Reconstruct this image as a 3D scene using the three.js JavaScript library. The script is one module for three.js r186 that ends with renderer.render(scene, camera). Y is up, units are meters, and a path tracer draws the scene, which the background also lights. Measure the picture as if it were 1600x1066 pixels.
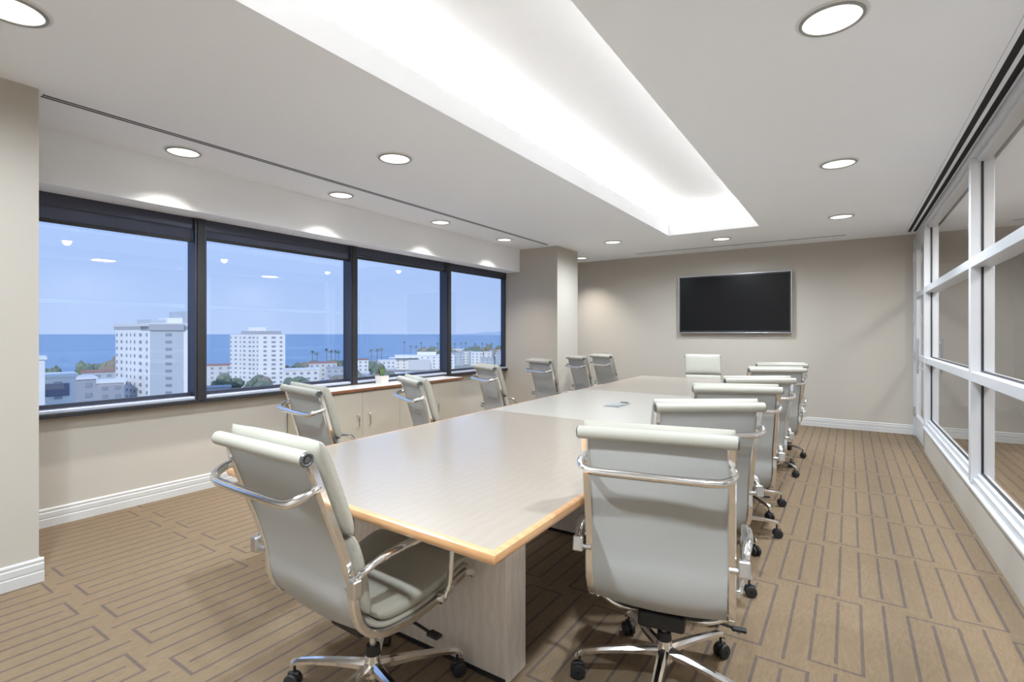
import * as THREE from 'three';
import { RoundedBoxGeometry } from 'three/addons/geometries/RoundedBoxGeometry.js';
import { mergeGeometries, toCreasedNormals } from 'three/addons/utils/BufferGeometryUtils.js';
import { RectAreaLightUniformsLib } from 'three/addons/lights/RectAreaLightUniformsLib.js';
import { ImprovedNoise } from 'three/addons/math/ImprovedNoise.js';

// ---------------------------------------------------------------- camera, sky, sun, exposure
// Room axes: x to the right (partition side), y up, depth d runs down the room, z = -d. Metres.
const scene = new THREE.Scene();
const camera = new THREE.PerspectiveCamera(2 * Math.atan(533 / 795.28) * 180 / Math.PI, 1600 / 1066, 0.05, 60000);
camera.position.set(0, 1.3, 0);
camera.rotation.set(0, 0.5853, 0);
camera.setViewOffset(1600, 1066, 0, 11.1, 1600, 1066);   // shift lens: verticals stay vertical
const renderer = new THREE.WebGLRenderer({ antialias: true });
renderer.toneMapping = THREE.LinearToneMapping;
renderer.toneMappingExposure = 2.62;
renderer.shadowMap.enabled = true;
RectAreaLightUniformsLib.init();

{ // clear sky: pale at the horizon, bluer overhead
  const W = 64, H = 256, data = new Float32Array(W * H * 4);
  const hor = [0.58, 0.72, 0.98], top = [0.24, 0.48, 1.05];
  for (let r = 0; r < H; r++) {
    const e = Math.max(0, Math.sin(((r + 0.5) / H - 0.5) * Math.PI)), k = 1 - Math.exp(-e * 1.5);
    for (let c = 0; c < W; c++) for (let i = 0; i < 4; i++) data[(r * W + c) * 4 + i] = i === 3 ? 1 : hor[i] + (top[i] - hor[i]) * k;
  }
  const sky = new THREE.DataTexture(data, W, H, THREE.RGBAFormat, THREE.FloatType);
  sky.mapping = THREE.EquirectangularReflectionMapping;
  sky.magFilter = THREE.LinearFilter; sky.needsUpdate = true;
  scene.background = sky;
  scene.backgroundIntensity = 0.395;
}
const SUN = 0.93;
const sun = new THREE.DirectionalLight(new THREE.Color().setRGB(1.0, 0.94, 0.84), SUN);
sun.position.set(140, 260, 330); sun.target.position.set(-200, -30, -100);
sun.castShadow = true; sun.shadow.mapSize.set(2048, 2048);
Object.assign(sun.shadow.camera, { left: -700, right: 700, top: 700, bottom: -700, near: 1, far: 2500 });
scene.add(sun, sun.target);

const LAMP = 6.6;        // candela of one downlight
const COVE = 4.2;       // brightness of the cove strips
const CORRIDOR_FILL = 48.0;  // strength of the added, unseen corridor lights

// ---------------------------------------------------------------- helpers
let seedState = 7;
const rnd = () => { seedState = (seedState + 0x6d2b79f5) | 0; let t = Math.imul(seedState ^ (seedState >>> 15), 1 | seedState); t = (t + Math.imul(t ^ (t >>> 7), 61 | t)) ^ t; return ((t ^ (t >>> 14)) >>> 0) / 4294967296; };
const taken = new Map();
function numbered(name) { const n = taken.get(name) ?? 0; taken.set(name, n + 1); return n ? name + '_' + String(n).padStart(3, '0') : name; }
function shade(o) { o.traverse((m) => { if (m.isMesh) { m.castShadow = true; m.receiveShadow = true; } }); return o; }
function mesh(name, geo, mat, parent) {
  const m = new THREE.Mesh(Array.isArray(geo) ? merge(geo) : geo, mat);
  m.name = name; m.castShadow = m.receiveShadow = true;
  parent.add(m); return m;
}
function merge(list) {
  const plain = list.map((g) => { const n = g.index ? g.toNonIndexed() : g; for (const k of Object.keys(n.attributes)) if (!['position', 'normal', 'uv'].includes(k)) n.deleteAttribute(k); return n; });
  return plain.length === 1 ? plain[0] : mergeGeometries(plain);
}
function thing(name, label, category, x = 0, y = 0, z = 0, turn = 0, group) {
  const o = new THREE.Group(); o.name = numbered(name); o.position.set(x, y, z); o.rotation.y = turn;
  o.userData = { label, category }; if (group) o.userData.group = group;
  scene.add(o); return o;
}
function single(name, geo, mat, label, category, group) {
  const m = mesh(numbered(name), geo, mat, scene); m.userData = { label, category }; if (group) m.userData.group = group; return m;
}
function struct(name, geo, mat, label) {
  const m = mesh(numbered(name), geo, mat, scene); m.userData = { kind: 'structure', label, category: name.split('_')[0] }; return m;
}
// uv in metres, by the axis a face looks along
function uvm(g, sx = 1, sy = sx) {
  const n = g.index ? g.toNonIndexed() : g, p = n.attributes.position, uv = new Float32Array(p.count * 2);
  const a = new THREE.Vector3(), b = new THREE.Vector3(), c = new THREE.Vector3();
  for (let i = 0; i < p.count; i += 3) {
    a.fromBufferAttribute(p, i); b.fromBufferAttribute(p, i + 1).sub(a); c.fromBufferAttribute(p, i + 2).sub(a); b.cross(c);
    const ax = Math.abs(b.x), ay = Math.abs(b.y), az = Math.abs(b.z);
    for (let k = 0; k < 3; k++) {
      const x = p.getX(i + k), y = p.getY(i + k), z = p.getZ(i + k);
      const [u, v] = ay >= ax && ay >= az ? [x, -z] : ax >= az ? [-z, y] : [x, y];
      uv[(i + k) * 2] = u * sx; uv[(i + k) * 2 + 1] = v * sy;
    }
  }
  n.setAttribute('uv', new THREE.BufferAttribute(uv, 2)); return n;
}
// box between room coordinates, d = depth down the room
const boxd = (x0, x1, y0, y1, d0, d1) => uvm(new THREE.BoxGeometry(x1 - x0, y1 - y0, d1 - d0).translate((x0 + x1) / 2, (y0 + y1) / 2, -(d0 + d1) / 2));
const rbox = (w, h, d, r, x = 0, y = 0, z = 0, seg = 2) => uvm(new RoundedBoxGeometry(w, h, d, seg, Math.min(r, w / 2.01, h / 2.01, d / 2.01)).translate(x, y, z));
const rboxd = (x0, x1, y0, y1, d0, d1, r = 0.004, seg = 1) => rbox(x1 - x0, y1 - y0, d1 - d0, r, (x0 + x1) / 2, (y0 + y1) / 2, -(d0 + d1) / 2, seg);
const cyl = (r0, r1, h, seg, x = 0, y = 0, z = 0) => new THREE.CylinderGeometry(r0, r1, h, seg).translate(x, y, z);
function tube(points, r, seg = 24, rad = 8, tension = 0.5) {
  const c = new THREE.CatmullRomCurve3(points.map((p) => new THREE.Vector3(...p)), false, 'catmullrom', tension);
  return new THREE.TubeGeometry(c, seg, r, rad, false);
}
function loft(rings, crease = 0.7) {
  const pos = [], idx = [], m = rings[0].length, uv = [];
  rings.forEach((ring, i) => ring.forEach((p, j) => { pos.push(p.x, p.y, p.z); uv.push(j / m, i / rings.length); }));
  for (let i = 0; i < rings.length - 1; i++) for (let j = 0; j < m; j++) {
    const a = i * m + j, b = i * m + (j + 1) % m; idx.push(a, b, a + m, b, b + m, a + m);
  }
  for (const [r, flip] of [[0, true], [rings.length - 1, false]]) {
    const c = rings[r].reduce((s, p) => s.add(p), new THREE.Vector3()).divideScalar(m), k = pos.length / 3;
    pos.push(c.x, c.y, c.z); uv.push(0.5, 0.5);
    for (let j = 0; j < m; j++) { const a = r * m + j, b = r * m + (j + 1) % m; flip ? idx.push(k, b, a) : idx.push(k, a, b); }
  }
  const g = new THREE.BufferGeometry();
  g.setAttribute('position', new THREE.Float32BufferAttribute(pos, 3));
  g.setAttribute('uv', new THREE.Float32BufferAttribute(uv, 2));
  g.setIndex(idx); 
  return toCreasedNormals(g, crease);
}
// prism from an outline in (a, b), run along a third axis; place(a, b, t) gives the point
function prism(outline, t0, t1, place) {
  const ring = (t) => outline.map(([a, b]) => new THREE.Vector3(...place(a, b, t)));
  return uvm(loft([ring(t0), ring(t1)], 0.3));
}
const noise = new ImprovedNoise();
function tex(w, h, fn, { srgb = true, repeat } = {}) {
  const data = new Uint8Array(w * h * 4);
  for (let y = 0; y < h; y++) for (let x = 0; x < w; x++) {
    const v = fn(x / w, y / h, x, y), o = (y * w + x) * 4;
    for (let i = 0; i < 3; i++) data[o + i] = Math.max(0, Math.min(255, Array.isArray(v) ? v[i] : v));
    data[o + 3] = 255;
  }
  const t = new THREE.DataTexture(data, w, h);
  t.wrapS = t.wrapT = THREE.RepeatWrapping; t.magFilter = THREE.LinearFilter; t.minFilter = THREE.LinearMipmapLinearFilter; t.generateMipmaps = true;
  if (srgb) t.colorSpace = THREE.SRGBColorSpace;
  if (repeat) t.repeat.set(...repeat);
  t.needsUpdate = true; return t;
}
// noise that repeats over the unit square: samples a torus
const tnoise = (u, v, f, s = 0) => noise.noise(Math.cos(u * 2 * Math.PI) * f + s, Math.sin(u * 2 * Math.PI) * f + Math.cos(v * 2 * Math.PI) * f * 0.7 + 31, Math.sin(v * 2 * Math.PI) * f * 1.1 + s * 3);
const std = (color, roughness, more = {}) => new THREE.MeshStandardMaterial({ color: Array.isArray(color) ? new THREE.Color().setRGB(...color) : color, roughness, ...more });
const phys = (color, roughness, more = {}) => new THREE.MeshPhysicalMaterial({ color: Array.isArray(color) ? new THREE.Color().setRGB(...color) : color, roughness, ...more });

// ---------------------------------------------------------------- materials
const plasterBump = tex(256, 256, () => 110 + rnd() * 60, { srgb: false, repeat: [2, 2] });
const M = {
  wall: std([0.485, 0.445, 0.39], 0.9, { bumpMap: plasterBump, bumpScale: 0.0004 }),
  ceiling: std([0.92, 0.935, 0.965], 0.95, { bumpMap: plasterBump, bumpScale: 0.0003 }),
  trim: std([0.58, 0.57, 0.555], 0.55),
  shell: std([0.5, 0.5, 0.5], 0.9),
  black: std([0.02, 0.02, 0.023], 0.45),
  darkmetal: std([0.055, 0.06, 0.085], 0.38, { metalness: 0.5 }),
  silver: std([0.66, 0.67, 0.70], 0.4, { metalness: 0.25 }),
  chrome: std([0.86, 0.86, 0.86], 0.12, { metalness: 1 }),
  brushed: std([0.7, 0.7, 0.7], 0.3, { metalness: 1 }),
  ledge: std([0.44, 0.49, 0.62], 0.35, { metalness: 0.3 }),  // blue of the reflected sky is put into the base colour
  slot: std([0.012, 0.012, 0.013], 0.8),
  slotgrey: std([0.045, 0.045, 0.055], 0.7),
  pane: phys([1, 1, 1], 0.0, { transmission: 1, thickness: 0, ior: 1.5, metalness: 0 }),
  tinted: phys([0.90, 0.94, 1.0], 0.0, { transmission: 1, thickness: 0, ior: 1.5 }),
  shadecloth: phys([0.17, 0.19, 0.27], 1.0, { transmission: 0.5, thickness: 0 }),
  screen: phys([0.006, 0.006, 0.007], 0.28, { specularIntensity: 0.5 }),
  rubber: std([0.015, 0.015, 0.017], 0.55),
};
const leatherBump = tex(256, 256, (u, v) => 128 + 50 * tnoise(u, v, 14, 3) + 40 * tnoise(u, v, 28, 9) + (rnd() - 0.5) * 20, { srgb: false, repeat: [3, 3] });
M.leather = phys([0.375, 0.36, 0.305], 0.42, { bumpMap: leatherBump, bumpScale: 0.0008 });
M.sling = phys([0.385, 0.385, 0.37], 0.5, { bumpMap: leatherBump, bumpScale: 0.0003 });
// wood: pale maple for the top, greyer for the bases and cabinet, orange for the solid edge
function wood(base, dark, w, h, along, amount, seed) {
  return tex(w, h, (u, v) => {
    const [a, b] = along === 'u' ? [u, v] : [v, u];
    const warp = tnoise(a, b, 0.9, seed) * 0.012;
    const g = 0.5 + 0.5 * Math.sin((b + warp) * Math.PI * 2 * 22 + 3 * tnoise(a, b, 1.7, seed + 4));
    const fine = noise.noise(Math.cos(a * 6.283) * 2.2, b * 190, Math.sin(a * 6.283) * 2.2 + seed);
    const k = Math.min(1, Math.max(0, (0.35 * g + 0.4 * (0.5 + fine)) * amount));
    return base.map((c, i) => c + (dark[i] - c) * k + (rnd() - 0.5) * 5);
  });
}
const mapleD = wood([238, 229, 218], [222, 205, 186], 1024, 1024, 'v', 0.5, 1);
const mapleX = wood([241, 237, 230], [232, 224, 212], 1024, 1024, 'u', 0.5, 5);
const ashV = wood([224, 217, 210], [200, 190, 181], 1024, 1024, 'v', 0.8, 8);
const orange = wood([226, 178, 130], [200, 142, 92], 512, 512, 'u', 0.8, 12);
const walnut = wood([150, 104, 74], [98, 62, 42], 512, 512, 'u', 0.9, 15);
M.topD = phys([0.40, 0.38, 0.36], 0.32, { map: mapleD, clearcoat: 0.45, clearcoatRoughness: 0.16 });
M.topX = phys([0.505, 0.50, 0.49], 0.34, { map: mapleX, clearcoat: 0.45, clearcoatRoughness: 0.16 });
M.ash = std(0xffffff, 0.45, { map: ashV });
M.edge = phys([0.85, 0.85, 0.85], 0.3, { map: orange, clearcoat: 0.5, clearcoatRoughness: 0.15 });
M.walnut = phys(0xffffff, 0.3, { map: walnut, clearcoat: 0.4, clearcoatRoughness: 0.15 });
M.cabinet = std([0.50, 0.45, 0.37], 0.5);
M.cabtop = phys([0.78, 0.775, 0.78], 0.25, { clearcoat: 0.5, clearcoatRoughness: 0.1 });
// carpet: tan loop pile with a woven grey meander, 0.356 m x 1.40 m repeat
const CW = 512, CH = 2048, PX = 0.356, PD = 1.40;
const carpetMask = (() => {
  const m = new Float32Array(CW * CH), col = CW / 4, lw = CW * 0.0125 / PX / 2, lh = CH * 0.0125 / PD / 2;
  const rect = (x0, x1, y0, y1) => { for (let y = Math.round(y0); y < y1; y++) for (let x = Math.round(x0); x < x1; x++) m[((y % CH + CH) % CH) * CW + ((x % CW + CW) % CW)] = 1; };
  const g = 0.045, mm = CH / PD;                          // junction half gap
  for (let row = 0; row < 2; row++) {
    const J0 = (row * 0.70 + 0.2) * mm, J1 = J0 + 0.70 * mm, off = row * 2;
    const offUp = ((row + 1) % 2) * 2;
    for (let c = 0; c < 4; c++) {
      const x = (c + 0.5) * col, k = (c - off + 8) % 4, ku = (c - offUp + 8) % 4;
      // start above J0 (upper side): U closed by a cross bar on columns 0..2, column 3 runs on
      const start = J0 + (k === 0 || k === 2 ? g : k === 1 ? g + 0.03 : -g + 0.04) * mm;
      const end = J1 - (ku === 2 || ku === 0 ? g : ku === 3 ? g + 0.03 : -g + 0.04) * mm;
      rect(x - lw, x + lw, start, end);
    }
    const xa = (off + 0.5) * col, xb = (off + 2.5) * col, xc = (off + 4.5) * col;
    rect(xa - lw, xb + lw, J0 + g * mm - lh, J0 + g * mm + lh);
    rect(xb - lw, xc + lw, J0 - g * mm - lh, J0 - g * mm + lh);
  }
  return m;
})();
const carpetMap = tex(CW, CH, (u, v, x, y) => {
  const m = carpetMask[y * CW + x], n = (rnd() - 0.5) * 40 + 10 * tnoise(u, v, 6, 2), rib = 5 * Math.sin(x / CW * Math.PI * 2 * 64);
  const tan = [186, 161, 130], grey = [140, 126, 118];
  return tan.map((c, i) => c + (grey[i] - c) * m * (0.8 + 0.2 * rnd()) + n + rib);
});
const carpetBump = tex(CW, CH, (u, v, x, y) => 150 - 70 * carpetMask[y * CW + x] + (rnd() - 0.5) * 90, { srgb: false });
for (const t of [carpetMap, carpetBump]) t.repeat.set(1 / PX, 1 / PD);
M.carpet = std([0.41, 0.395, 0.38], 1.0, { map: carpetMap, bumpMap: carpetBump, bumpScale: 0.003 });

// ---------------------------------------------------------------- room shell
const H = 2.587, XR = 0.69, XW = -4.51, XP = -3.55, DF = 8.337, DB = -0.93, PN0 = 0.19, PN1 = 0.856, PF0 = 6.552, PF1 = 7.22;
const XC = 2.35, COR0 = -3.2, COR1 = 12.0;      // corridor behind the partition
struct('floor', boxd(XW - 0.25, XC + 0.15, -0.2, 0, COR0, COR1), M.carpet, 'tan carpet with a woven grey meander pattern');
struct('wall_far', boxd(XW - 0.25, XR + 0.06, 0, H + 0.5, DF, DF + 0.15), M.wall, 'plain beige end wall that carries the television');
struct('wall_back', boxd(XW - 0.25, XR + 0.06, 0, H + 0.5, DB - 0.15, DB), M.wall, 'beige wall behind the viewer');
// window wall: a low parapet below the glass and the lintel above it
struct('wall_window', [boxd(XW - 0.25, XW, 0, 0.75, DB, DF), boxd(XW - 0.25, XW, 2.25, H + 0.5, DB, DF)], M.wall, 'beige parapet wall under the long window');
struct('wall_column_far', boxd(-4.505, XP, 0, H, PF0, PF1), M.wall, 'square beige column at the far end of the window');
struct('wall_column_near', boxd(-4.505, XP, 0, H, PN0, PN1), M.wall, 'square beige column at the left edge of the picture');
struct('wall_bulkhead', boxd(XW, -4.2, 2.245, H, PN1, PF0), M.ceiling, 'white boxed bulkhead above the window');
struct('wall_bulkhead', boxd(XW, -4.2, 2.245, H, PF1, DF), M.ceiling, 'white bulkhead in the recess past the far column');
struct('wall_bulkhead', boxd(XW, -4.2, 2.245, H, DB, PN0), M.ceiling, 'white bulkhead in the recess behind the viewer');
// ceiling with the long raised cove
const CL = -1.973, CR = -0.895, CD0 = 0.72, CD1 = 6.69, LIP = 0.15, OUT = 0.26, RAISE = 0.36;
struct('ceiling', [
  boxd(XW - 0.25, CL, H, H + LIP, DB, DF), boxd(CR, XR + 0.1, H, H + LIP, DB, DF),
  boxd(CL, CR, H, H + LIP, CD1, DF), boxd(CL, CR, H, H + LIP, DB, CD0),
], M.ceiling, 'flat white ceiling around the lit cove');
struct('ceiling_cove', [
  boxd(CL - OUT - 0.1, CR + OUT + 0.1, H + RAISE, H + RAISE + 0.1, CD0 - OUT - 0.1, CD1 + OUT + 0.1),
  boxd(CL - OUT - 0.1, CL - OUT, H + LIP, H + RAISE, CD0 - OUT - 0.1, CD1 + OUT + 0.1),
  boxd(CR + OUT, CR + OUT + 0.1, H + LIP, H + RAISE, CD0 - OUT - 0.1, CD1 + OUT + 0.1),
  boxd(CL - OUT, CR + OUT, H + LIP, H + RAISE, CD1 + OUT, CD1 + OUT + 0.1),
  boxd(CL - OUT, CR + OUT, H + LIP, H + RAISE, CD0 - OUT - 0.1, CD0 - OUT),
], M.ceiling, 'raised white ceiling inside the lit cove');
// roof slab keeps the sun out
struct('ceiling_slab', boxd(XW - 0.4, XC + 0.2, H + 0.5, H + 0.75, COR0 - 0.2, COR1 + 0.2), M.shell, 'concrete slab of the storey above');
// corridor behind the glass
struct('wall_corridor', boxd(XC, XC + 0.15, 0, H + 0.5, COR0, COR1), M.wall, 'grey beige corridor wall behind the glass partition');
struct('wall_corridor_end', boxd(XR, XC, 0, H + 0.5, COR1, COR1 + 0.15), M.wall, 'end wall of the corridor');
struct('wall_corridor_end', boxd(XR, XC, 0, H + 0.5, COR0 - 0.15, COR0), M.wall, 'near end wall of the corridor');
struct('ceiling_corridor', boxd(XR + 0.1, XC, H, H + 0.1, COR0, COR1), M.ceiling, 'corridor ceiling');
struct('wall_return', [boxd(XR, XR + 0.12, 0, H + 0.5, DF + 0.15, COR1), boxd(XR, XR + 0.12, 0, H + 0.5, COR0, DB - 0.15)], M.wall, 'corridor side wall past the meeting room');

// baseboards: stepped profile, foot at the floor
const bb = [[0, 0], [0.018, 0], [0.018, 0.052], [0.0145, 0.056], [0.0145, 0.060], [0.0165, 0.064], [0.0165, 0.094], [0.012, 0.100], [0.012, 0.104], [0.0135, 0.108], [0.0135, 0.116], [0.006, 0.124], [0, 0.124]];
const bbx = (x, sign, d0, d1) => prism(bb.map(([a, b]) => [a * sign, b]), d0, d1, (a, b, t) => [x + a, b, -t]);
const bbd = (d, sign, x0, x1) => prism(bb.map(([a, b]) => [a * sign, b]), x0, x1, (a, b, t) => [t, b, -(d + a)]);
struct('baseboard_window', [bbx(XW, 1, PN1, PF0)], M.trim, 'white stepped baseboard under the window');
struct('baseboard_far', [bbd(DF, -1, XW, XR)], M.trim, 'white stepped baseboard along the television wall');
struct('baseboard_column_near', [bbx(XP, 1, PN0 - 0.018, PN1 + 0.018), bbd(PN1, 1, XW, XP)], M.trim, 'white baseboard around the column at the left edge');
struct('baseboard_column_far', [bbx(XP, 1, PF0 - 0.018, PF1 + 0.018), bbd(PF0, -1, XW, XP), bbd(PF1, 1, XW, XP)], M.trim, 'white baseboard around the far column');
struct('baseboard_corridor', [bbx(XC, -1, COR0, COR1)], M.trim, 'white baseboard in the corridor');

// ---------------------------------------------------------------- window band
const WX = -4.43, WB = 0.758, WT = 2.232;          // room face of the frame, sill, head
const posts = [0.525, 2.066, 3.615, 5.165, 6.70];
function windowBay(n, d0, d1, label, first, last) {
  const g = new THREE.Group(); g.name = 'window_' + n; g.userData = { kind: 'structure', label, category: 'window' }; scene.add(g);
  // sill member: a black nosing under a pale metal ledge, then the dark glazing bar
  mesh('frame', [
    boxd(WX - 0.10, WX - 0.02, WT - 0.075, WT + 0.02, d0, d1),
    boxd(WX - 0.10, WX - 0.055, WB + 0.035, WB + 0.062, d0, d1),
    ...(first ? [boxd(WX - 0.10, WX, WB, WT, d0, d0 + 0.045)] : []),
    ...(last ? [boxd(WX - 0.10, WX - 0.03, WB, WT, d1 - 0.03, d1)] : []),
  ], M.darkmetal, g);
  mesh('sill_nosing', rboxd(WX - 0.08, WX + 0.012, WB - 0.022, WB + 0.008, d0, d1, 0.003), M.black, g);
  mesh('sill_ledge', rboxd(WX - 0.095, WX + 0.004, WB + 0.006, WB + 0.034, d0, d1, 0.008), M.ledge, g).userData = { label: 'pale metal sill ledge with the blue of reflected sky painted in' };
  mesh('pane', boxd(WX - 0.078, WX - 0.077, WB + 0.03, WT - 0.03, d0 + 0.004, d1 - 0.004), M.tinted, g);
  return g;
}
windowBay(1, PN1 + 0.001, posts[1], 'first window bay beside the near column, tower block filling its right side', false, false);
windowBay(2, posts[1], posts[2], 'second window bay, white apartment block far off in its left half', false, false);
windowBay(3, posts[2], posts[3], 'third window bay, above the small potted plant', false, false);
windowBay(4, posts[3], PF0 - 0.002, 'fourth and farthest window bay, ending at the column', false, true);
windowBay(5, PF1 + 0.002, DF - 0.002, 'window in the recess behind the far column', true, true);
windowBay(6, DB + 0.002, PN0 - 0.002, 'window in the recess behind the viewer', true, true);
posts.slice(1, 4).forEach((d, i) => {
  const g = new THREE.Group(); g.name = 'trim_' + (i + 1); g.userData = { kind: 'structure', label: ['dark window mullion nearest the viewer', 'middle dark window mullion', 'farthest dark window mullion'][i], category: 'mullion' }; scene.add(g);
  mesh('mullion', rboxd(WX - 0.12, WX + 0.006, WB, WT + 0.01, d - 0.046, d + 0.046, 0.004), M.darkmetal, g);
  mesh('mullion_cover', rboxd(WX + 0.006, WX + 0.016, WB, WT, d - 0.03, d + 0.03, 0.003), M.black, g);
});
const shadeAt = [[PN1, posts[1], 2.045, 'first'], [posts[1], posts[2], 2.075, 'second'], [posts[2], posts[3], 2.115, 'third'], [posts[3], PF0, 2.14, 'fourth']];
shadeAt.forEach(([d0, d1, y, nth]) => {
  const t = thing('roller_shade', `dark roller shade wound up at the head of the ${nth} window bay from the viewer`, 'roller shade', WX - 0.045, WT, -(d0 + d1) / 2, 0, 'roller shades above the windows');
  const w = d1 - d0 - 0.10;
  mesh('fabric', rbox(0.004, WT - y - 0.05, w, 0.001, 0.012, -(WT - y) / 2 - 0.0, 0), M.shadecloth, t);
  mesh('roller_tube', cyl(0.024, 0.024, w, 16).rotateX(Math.PI / 2).translate(0, -0.03, 0), M.shadecloth, t);
  mesh('hem_bar', rbox(0.016, 0.026, w, 0.004, 0.012, y - WT + 0.013, 0), M.black, t);
});

// ---------------------------------------------------------------- glass partition on the right
const GX = 0.752;                                   // glass plane
const SILL = 0.345, HEAD = 2.50, postsP = [[-0.93, -0.86], [-0.50, -0.44], [2.07, 2.13], [4.64, 4.70], [7.21, 7.27]];
struct('wall_partition_base', [rboxd(XR, XR + 0.13, 0, 0.255, DB, 7.25, 0.003), ], M.wall, 'low beige panel along the foot of the glass partition');
struct('trim_partition_sill', [rboxd(XR - 0.012, XR + 0.14, 0.255, 0.272, DB, 7.25, 0.003), rboxd(XR + 0.012, XR + 0.12, 0.272, 0.315, DB, 7.25, 0.003), rboxd(XR + 0.034, XR + 0.10, 0.315, SILL, DB, 7.25, 0.003)], M.silver, 'stepped silver sill of the glass partition');
struct('trim_partition_head', [rboxd(XR + 0.024, XR + 0.13, HEAD, H, DB, DF, 0.003), rboxd(XR + 0.002, XR + 0.03, HEAD, HEAD + 0.03, DB, DF, 0.003), rboxd(XR + 0.03, XR + 0.10, HEAD - 0.03, HEAD, DB, 7.25, 0.003)], M.silver, 'silver head rail of the glass partition');
struct('trim_partition_post', postsP.slice(0, 4).map(([a, b]) => rboxd(XR, XR + 0.125, SILL - 0.06, HEAD, a, b, 0.004)), M.silver, 'silver posts of the glass partition');
struct('trim_partition_jamb', rboxd(XR, XR + 0.125, 0, HEAD, 7.21, 7.27, 0.004), M.silver, 'silver post between the last pane and the door');
const rails = [[0.975, 1.04], [1.754, 1.82]];
struct('trim_partition_rail', rails.flatMap(([y0, y1]) => postsP.slice(0, 4).map(([, b], i) => rboxd(XR + 0.004, XR + 0.12, y0, y1, b, postsP[i + 1][0], 0.004))), M.silver, 'silver cross rails of the glass partition');
{
  const rows = [[SILL, 0.975], [1.04, 1.754], [1.82, HEAD]];
  let n = 7;
  for (let i = 1; i < 4; i++) {
    const g = new THREE.Group(); g.name = 'window_' + n++; g.userData = { kind: 'structure', category: 'window', label: ['partition bay beside the viewer, out of the picture', 'partition bay at the right edge of the picture', 'partition bay next to the glazed door'][i - 1] }; scene.add(g);
    for (const [y0, y1] of rows) {
      mesh('pane', boxd(GX, GX + 0.001, y0 - 0.005, y1 + 0.005, postsP[i][1] - 0.005, postsP[i + 1][0] + 0.005), M.pane, g);
      mesh('gasket', [boxd(GX - 0.006, GX + 0.006, y0, y0 + 0.012, postsP[i][1], postsP[i + 1][0]), boxd(GX - 0.006, GX + 0.006, y0, y1, postsP[i + 1][0] - 0.008, postsP[i + 1][0])], M.black, g);
    }
  }
}
// door in the corner
{
  const t = new THREE.Group(); t.name = 'door_1'; t.userData = { kind: 'structure', category: 'door', label: 'silver framed glass door in the far right corner, hinges on the television wall side' }; scene.add(t);
  const a = 7.30, b = 8.255;
  mesh('leaf_frame', [rboxd(XR + 0.012, XR + 0.06, 0.012, HEAD - 0.01, a, a + 0.10), rboxd(XR + 0.012, XR + 0.06, 0.012, HEAD - 0.01, b - 0.10, b), rboxd(XR + 0.012, XR + 0.06, 0.012, 0.27, a + 0.1, b - 0.1), rboxd(XR + 0.012, XR + 0.06, HEAD - 0.13, HEAD - 0.01, a + 0.1, b - 0.1), ...rails.map(([y0, y1]) => rboxd(XR + 0.014, XR + 0.058, y0, y1, a + 0.1, b - 0.1))], M.silver, t);
  for (const [y0, y1] of [[0.27, 0.975], [1.04, 1.754], [1.82, HEAD - 0.13]]) mesh('pane', boxd(XR + 0.035, XR + 0.036, y0 - 0.004, y1 + 0.004, a + 0.096, b - 0.096), M.pane, t);
  mesh('door_jamb', [rboxd(XR - 0.004, XR + 0.125, 0, HEAD, b + 0.004, DF - 0.001), rboxd(XR + 0.01, XR + 0.11, HEAD - 0.01, HEAD, a, b)], M.silver, t);
  for (const y of [0.32, 1.02, 1.50, 2.28]) mesh('hinge', [cyl(0.009, 0.009, 0.11, 10, XR - 0.003, y, -(b + 0.002)), boxd(XR + 0.0, XR + 0.012, y - 0.055, y + 0.055, b - 0.03, b + 0.03)], M.brushed, t);
  mesh('door_handle', [cyl(0.011, 0.011, 0.4, 12, XR - 0.045, 1.05, -(a + 0.05)), cyl(0.008, 0.008, 0.06, 10).rotateZ(Math.PI / 2).translate(XR - 0.015, 0.9, -(a + 0.05)), cyl(0.008, 0.008, 0.06, 10).rotateZ(Math.PI / 2).translate(XR - 0.015, 1.2, -(a + 0.05))], M.brushed, t);
}

// ---------------------------------------------------------------- ceiling diffusers
function slotDiffuser(label, x0, x1, d0, d1, across, bars, slotMat, drop = 0.003) {
  // across: slots run along depth ('d') or along x ('x'); bars: [from, to] of pale bars between slots, across the width
  const t = thing('linear_diffuser', label, 'air diffuser', (x0 + x1) / 2, H, -(d0 + d1) / 2, 0, 'ceiling slot diffusers');
  const w = x1 - x0, l = d1 - d0;
  mesh('slot', uvm(new THREE.BoxGeometry(w, 0.002, l).translate(0, -0.001, 0)), slotMat, t);  // flat dark strip: shade inside the open slots is put into its colour
  for (const [a, b] of bars) {
    mesh('blade', across === 'd' ? rbox(b - a, drop, l, 0.001, (a + b) / 2 - w / 2, -drop / 2, 0, 1) : rbox(w, drop, b - a, 0.001, 0, -drop / 2, (a + b) / 2 - l / 2, 1), M.ceiling, t);
  }
  return t;
}
slotDiffuser('long thin grey slot diffuser in the ceiling along the window', -3.66, -3.595, 0.888, 6.40, 'd', [[-0.003, 0.006], [0.029, 0.036], [0.059, 0.068]], M.slotgrey);
slotDiffuser('thin grey slot diffuser in the ceiling before the television wall', -2.85, -0.035, 7.87, 7.93, 'x', [[-0.003, 0.004], [0.028, 0.033], [0.056, 0.063]], M.slotgrey);
slotDiffuser('wide black twin slot diffuser in the ceiling above the glass partition', 0.588, 0.712, 1.2, 8.10, 'd', [[0, 0.022], [0.057, 0.078], [0.112, 0.124]], M.slot, 0.006);

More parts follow.
